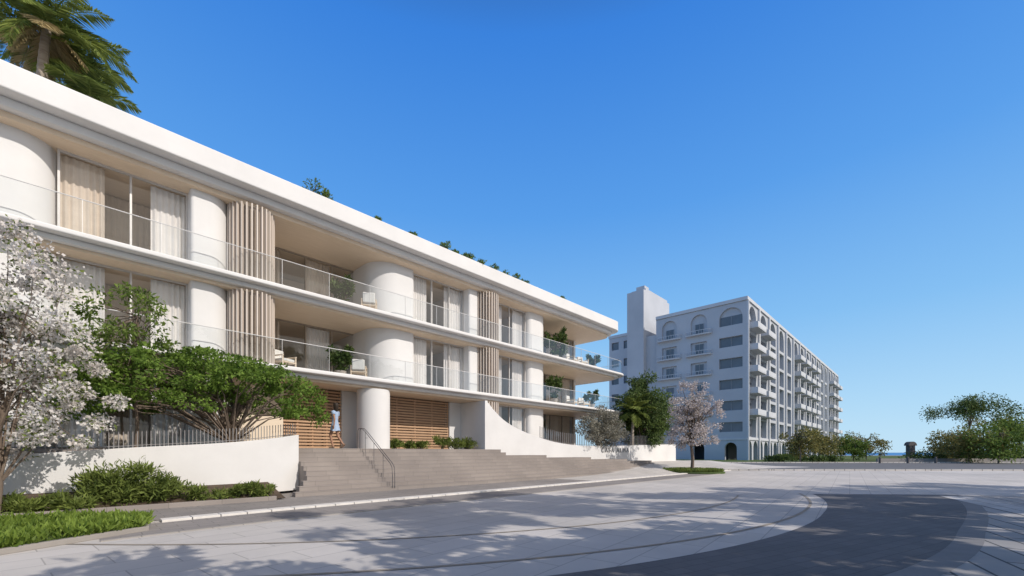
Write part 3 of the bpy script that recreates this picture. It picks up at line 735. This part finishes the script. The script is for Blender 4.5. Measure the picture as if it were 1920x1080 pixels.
MB().box(1.8,30,24.25,30.7,28.71,29.3).obj('rear_cornice',HOTW,H)

# ================================================================ DISTANT PLANTING
def dtree(px,Y,h,r,lm,nm='street_tree',label='small rounded street tree near the hotel',flat=.8,trk=.3,n=40,L=.35,umb=False):
    X=px*Y
    cl=clumps_in((0,0,h*(1-.5*(1-trk))),(r,r,h*(1-trk)*.5),n,r*.25,.55)
    if umb: cl=[(np.array([a[0],a[1],h*.8+ (a[2]-h*.65)*.45-.05*(a[0]**2+a[1]**2)]),b*.8) for a,b in cl]
    tree(nm,label,WM(X,Y,0),[(0,0,0),(.1,0,h*.25),(-.1,.1,h*.5),(.1,0,h*.75)],h*.02,cl,60,L,L*.45,lm,limbs=18,start=2,flat=flat)
dtree(.675,62,5.2,3.0,L_WARM,trk=.15); dtree(.72,70,5.0,3.2,L_WARM,trk=.15); dtree(.77,82,5.6,3.8,L_WARM,trk=.12); dtree(.80,74,4.2,2.6,L_GREEN,trk=.12); dtree(.83,88,5.0,3.4,L_WARM,trk=.12)
dtree(1.075,66,10.6,5.4,L_DARK,'umbrella_tree','tall open flat topped tree behind the hedge',umb=True,trk=.4,n=95,L=.28)
dtree(1.14,72,8.0,4.5,L_WARM,label='broad bushy tree behind the hedge'); dtree(1.19,64,7.8,4.6,L_GREEN,label='broad green tree behind the hedge',n=60,trk=.15); dtree(1.02,76,5.0,3.2,L_WARM,label='bushy low tree behind the hedge',trk=.05); dtree(1.07,60,5.0,4.0,L_WARM,label='bushy low tree behind the hedge',trk=.03,n=60)
dtree(1.14,57,5.4,4.0,L_GREEN,label='bushy low tree behind the hedge',trk=.03,n=60)
def hedge(x0,y0,x1,y1,h,w,label,lm=L_DARK):
    d=Vector((x1-x0,y1-y0)); n=int(d.length*2.6)
    cl=[(np.array([*(d*random.random()),h*.45])+rng.normal(size=3)*np.array([w,w,h*.15])*.4,h*.45) for _ in range(n)]
    c,t=leafpts(cl,70,.8,-.2); c[:,2]=np.maximum(c[:,2],.02)
    e=thing('hedge',label,'hedge',WM(x0,y0)); leafmesh('foliage',c,t,.3,.13,lm,e)
hedge(58,63,88,64,1.9,1.4,'clipped dark green hedge along the far street'); hedge(39,66,51,67,1.1,1,'low hedge along the far pavement')
hedge(49,80,60,88,1.3,1.2,'low hedge along the far pavement')
hedge(63,64.5,82,66,3.0,2.0,'taller shrubs behind the far pavement',L_WARM)
b=MB(); b.box(53,95,61.8,62.1,0,.6); o=b.obj('low_wall',mat('low_wall_stone',(.28,.26,.25),rough=.9)); tag(o,'low grey stone wall along the far pavement','wall')
e=thing('stone_monument','dark stone gate pillar with rounded head','monument',WM(60.7,65))
MB().box(-.65,.65,-.5,.5,0,.5).obj('base',STONE,e,bevel=.04)
b=MB(); b.box(-.42,.42,-.35,.35,.5,2.5); b.obj('shaft',STONE,e,bevel=.04)
b=MB(); P=[(.62*math.cos(math.pi*k/16),.62*math.sin(math.pi*k/16)) for k in range(17)]; n=len(P)
i=len(b.v); b.v+=[(x,-.42,2.502+z) for x,z in P]+[(x,.42,2.502+z) for x,z in P]; b.f+=[tuple(range(n)),tuple(range(2*n-1,n-1,-1))]+[(k,n+k,n+(k+1)%n,(k+1)%n) for k in range(n)]
b.obj('head',STONE,e)
for k,(x,y) in enumerate(((50,58),(54,58.2),(58,58.4))):
    e=MB().lathe([(.14,0),(.14,.75),(.11,.85),(.0,.9)],n=14).obj('bollard',STONE,None,M=WM(x,y,.0)); tag(e,'short dark bollard on the far street edge','bollard','bollards on the far kerb')

# ================================================================ shade trees behind / beside the viewpoint
for i,(x,y,z,r,n) in enumerate(((3.4,-.8,6.6,2.9,34),(7.2,.8,7.0,2.9,40),(11.0,2.4,7.2,3.0,42),(15.6,4.4,7.6,3.2,42),(21,6.6,7.6,3.4,42),(27,9.4,7.4,3.6,42),(10.5,-3.5,8,3.6,34),(17,-1,8,3.8,34),(24,2,8,3.8,34),
      (14.6,3.6,13,2.4,24),(15.5,5.0,13,2.0,16),(19.8,6.0,13,2.6,28),(24.8,7.1,13,2.8,32),(30,8.1,13,3.0,32),(35,9.3,13,3.0,32),(11.8,2.0,13,2.4,20))):
    cl=clumps_in((0,0,z-.5),(r*1.15,r*1.15,1.3),n,.55,.65)
    q=z/7.0
    tree('shade_tree','broad leafy street tree casting dappled shade',WM(x,y),[(0,0,0),(.1,0,2*q),(0,.1,4*q),(.1,.1,5.5*q)],.14,cl,110,.30,.17,L_DARK,limbs=20,start=3,group='street trees shading the plaza')

# ================================================================ PERSON
PR=thing('person','woman in pale blue dress walking up steps','person',TM(-9.35,-1.08,1.66,math.radians(35))@Matrix.Scale(1.06,4))
V=[];E=[];R=[]
def add(p,r,par=None):
    V.append(p);R.append(r)
    if par is not None:E.append((par,len(V)-1))
    return len(V)-1
pel=add((0,0,.96),(.125,.095)); sp=add((0,.0,1.12),(.105,.08),pel); ch=add((0,.01,1.30),(.13,.09),sp); nb=add((0,.0,1.44),(.06,.055),ch); nk=add((0,.01,1.50),(.045,.045),nb)
h1=add((0,.03,1.58),(.075,.085),nk); h2=add((0,.03,1.67),(.075,.088),h1); h3=add((0,.02,1.73),(.045,.05),h2)
fa=add((0,.115,1.605),(.018,.02),h1)
for sx in(-1,1):
    hp=add((sx*.09,0,.90),(.088,.088),pel)
    if sx<0: kn=add((sx*.09,.16,.52),(.055,.055),hp); an=add((sx*.085,.06,.12),(.036,.036),kn); he=add((sx*.085,.02,.05),(.034,.034),an); to_=add((sx*.09,.17,.025),(.03,.022),he)
    else: kn=add((sx*.09,-.04,.50),(.055,.055),hp); an=add((sx*.085,-.27,.17),(.036,.036),kn); he=add((sx*.085,-.32,.13),(.034,.034),an); to_=add((sx*.09,-.23,.03),(.03,.022),he)
    sh=add((sx*.165,0,1.40),(.052,.052),ch)
    if sx<0: el=add((sx*.25,-.12,1.15),(.038,.038),sh); wr=add((sx*.25,-.10,.92),(.024,.024),el); d=Vector((0,.02,-.10))
    else: el=add((sx*.27,.04,1.15),(.038,.038),sh); wr=add((sx*.20,.24,1.16),(.024,.024),el); d=Vector((-.04,.09,.02))
    pm=add(tuple(Vector(V[wr])+d*.8),(.033,.018),wr)
    pr=Vector((0,1,0)) if sx<0 else Vector((0,-.1,.9))
    for k,l in enumerate((.06,.072,.068,.052)):
        b0_=Vector(V[pm])+pr*(.024-.016*k); a1=add(tuple(b0_+d.normalized()*.03),(.009,.009),pm); a2=add(tuple(b0_+d.normalized()*(.03+l*.6)),(.008,.008),a1); add(tuple(b0_+d.normalized()*(.03+l)+Vector((0,0,-.012))),(.007,.007),a2)
    th=add(tuple(Vector(V[wr])+d*.45+pr*.035),(.010,.010),pm); add(tuple(Vector(V[wr])+d*.9+pr*.06),(.008,.008),th)
me=bpy.data.meshes.new('body'); me.from_pydata(V,E,[]); bo=bpy.data.objects.new('body',me); COL.objects.link(bo); bo.parent=PR
me.materials.append(SKIN)
s=bo.modifiers.new('skin','SKIN'); s.use_smooth_shade=True
for i,r in enumerate(R): me.skin_vertices[0].data[i].radius=r
me.skin_vertices[0].data[0].use_root=True
bo.modifiers.new('sub','SUBSURF'); bo.modifiers['sub'].levels=2; bo.modifiers['sub'].render_levels=2
bpy.context.view_layer.update()
bm_=bpy.data.meshes.new_from_object(bo.evaluated_get(bpy.context.evaluated_depsgraph_get()))
bm_.materials.clear(); bm_.materials.append(SKIN)
bm_.polygons.foreach_set('material_index',np.zeros(len(bm_.polygons),dtype=np.int32)); bm_.shade_smooth()
bo.modifiers.clear(); bo.data=bm_
b=MB(); n=40; prof=[(.215,.175,.68,.03),(.20,.16,.76,.02),(.175,.135,.88,.01),(.150,.118,.98,0),(.118,.095,1.12,0),(.135,.108,1.26,0),(.155,.105,1.36,0),(.16,.075,1.42,0),(.085,.06,1.455,0)]
for (a,c_,z,pl) in prof:
    for q in range(n):
        w=2*math.pi*q/n; k=1+pl*2*math.sin(q*math.pi*.5)
        b.v.append((a*k*math.cos(w),(c_*k)*math.sin(w)+.01,z+(0.02*math.sin(w*3) if z<.7 else 0)))
for k in range(len(prof)-1):
    for q in range(n): j=(q+1)%n; b.f.append((k*n+q,k*n+j,(k+1)*n+j,(k+1)*n+q))
b.obj('dress',DRESS,PR,smooth=True)
b=MB()
for sx,e1 in((-1,(-.205,-.06,1.30)),(1,(.21,.02,1.30))): b.tube([(sx*.11,0,1.41),(sx*.165,0,1.405),e1],[.07,.072,.062],12)
b.obj('sleeves',DRESS,PR,smooth=True)
b=MB(); b.lathe([(.03,-.24),(.065,-.20),(.09,-.05),(.102,.03),(.09,.09),(.055,.125),(.005,.138)],n=20,sx=.95,sy=1); o=b.obj('hair',HAIR,PR,smooth=True); o.location=(0,-.025,1.65)
b=MB()
for sx,y0,z0,pt in((-1,.07,.02,0),(1,-.28,.06,1)):
    b.tube([(sx*.087,y0-.07,z0+(.10 if pt else .02)),(sx*.087,y0+.03,z0+(.03 if pt else .01)),(sx*.09,y0+.14,.022)],[.036,.038,.03],10)
b.obj('shoes',SHOE,PR,smooth=True)
b=MB()
for sx in(-1,1): b.lathe([(.004,-.01),(.011,-.005),(.011,.005),(.004,.01)],(sx*.03,.112),n=8)
o=b.obj('eyes',HAIR,PR); o.location=(0,0,1.645)

# ================================================================ LIGHT, SKY, CAMERA
EL=math.radians(37); s=Vector((.86,-.51)).normalized(); S=Vector((s.x*math.cos(EL),s.y*math.cos(EL),math.sin(EL)))
ld=bpy.data.lights.new('sun','SUN'); ld.energy=3.5; ld.angle=math.radians(.5); ld.color=(1,.935,.86)
lo=bpy.data.objects.new('sun',ld); COL.objects.link(lo); lo.rotation_euler=S.to_track_quat('Z','Y').to_euler(); lo.location=(30,-20,40)
w=bpy.data.worlds.new('World'); SC.world=w; w.use_nodes=True; nt=w.node_tree; bg=nt.nodes['Background']; LK=nt.links.new
sk=nt.nodes.new('ShaderNodeTexSky'); sk.sky_type='NISHITA'; sk.sun_disc=False; sk.sun_elevation=EL; sk.sun_rotation=math.atan2(s.x,s.y); sk.air_density=1.0; sk.dust_density=.6; sk.ozone_density=2.0
tc=nt.nodes.new('ShaderNodeTexCoord'); sx=nt.nodes.new('ShaderNodeSeparateXYZ'); LK(tc.outputs['Generated'],sx.inputs[0])
rp=nt.nodes.new('ShaderNodeValToRGB'); LK(sx.outputs['Z'],rp.inputs[0]); cr=rp.color_ramp
cols=((0,(.54,.79,.98)),(.10,(.42,.70,.96)),(.26,(.235,.54,.93)),(.48,(.10,.36,.87)),(.70,(.040,.235,.77)),(.80,(.03,.11,.36)),(1,(.07,.12,.24)))
cr.elements[0].position=0; cr.elements[0].color=(*cols[0][1],1); cr.elements[1].position=1; cr.elements[1].color=(*cols[-1][1],1)
for p_,c_ in cols[1:-1]:
    e_=cr.elements.new(p_); e_.color=(*c_,1)
dt_=nt.nodes.new('ShaderNodeVectorMath'); dt_.operation='DOT_PRODUCT'; LK(tc.outputs['Generated'],dt_.inputs[0]); dt_.inputs[1].default_value=tuple(S)
mr=nt.nodes.new('ShaderNodeMapRange'); mr.interpolation_type='SMOOTHSTEP'; LK(dt_.outputs['Value'],mr.inputs['Value']); mr.inputs['From Min'].default_value=.60; mr.inputs['From Max'].default_value=.99
hz=nt.nodes.new('ShaderNodeMix'); hz.data_type='RGBA'; LK(mr.outputs[0],hz.inputs[0]); LK(rp.outputs[0],hz.inputs[6]); hz.inputs[7].default_value=(1.2,1.02,.82,1)
sc_=nt.nodes.new('ShaderNodeVectorMath'); sc_.operation='SCALE'; sc_.inputs['Scale'].default_value=1/.12; LK(hz.outputs[2],sc_.inputs[0])
mx=nt.nodes.new('ShaderNodeMix'); mx.data_type='RGBA'; mx.inputs[0].default_value=.9
LK(sk.outputs[0],mx.inputs[6]); LK(sc_.outputs[0],mx.inputs[7]); LK(mx.outputs[2],bg.inputs[0]); bg.inputs[1].default_value=.12
cd=bpy.data.cameras.new('camera'); cd.lens=15; cd.sensor_width=36; cd.shift_y=308/1920; cd.clip_end=6000; cd.clip_start=.1
co=bpy.data.objects.new('camera',cd); COL.objects.link(co); co.location=(0,0,1.5); co.rotation_euler=(math.pi/2,0,0); SC.camera=co
SC.view_settings.view_transform='Standard'; SC.view_settings.look='None'; SC.view_settings.exposure=0
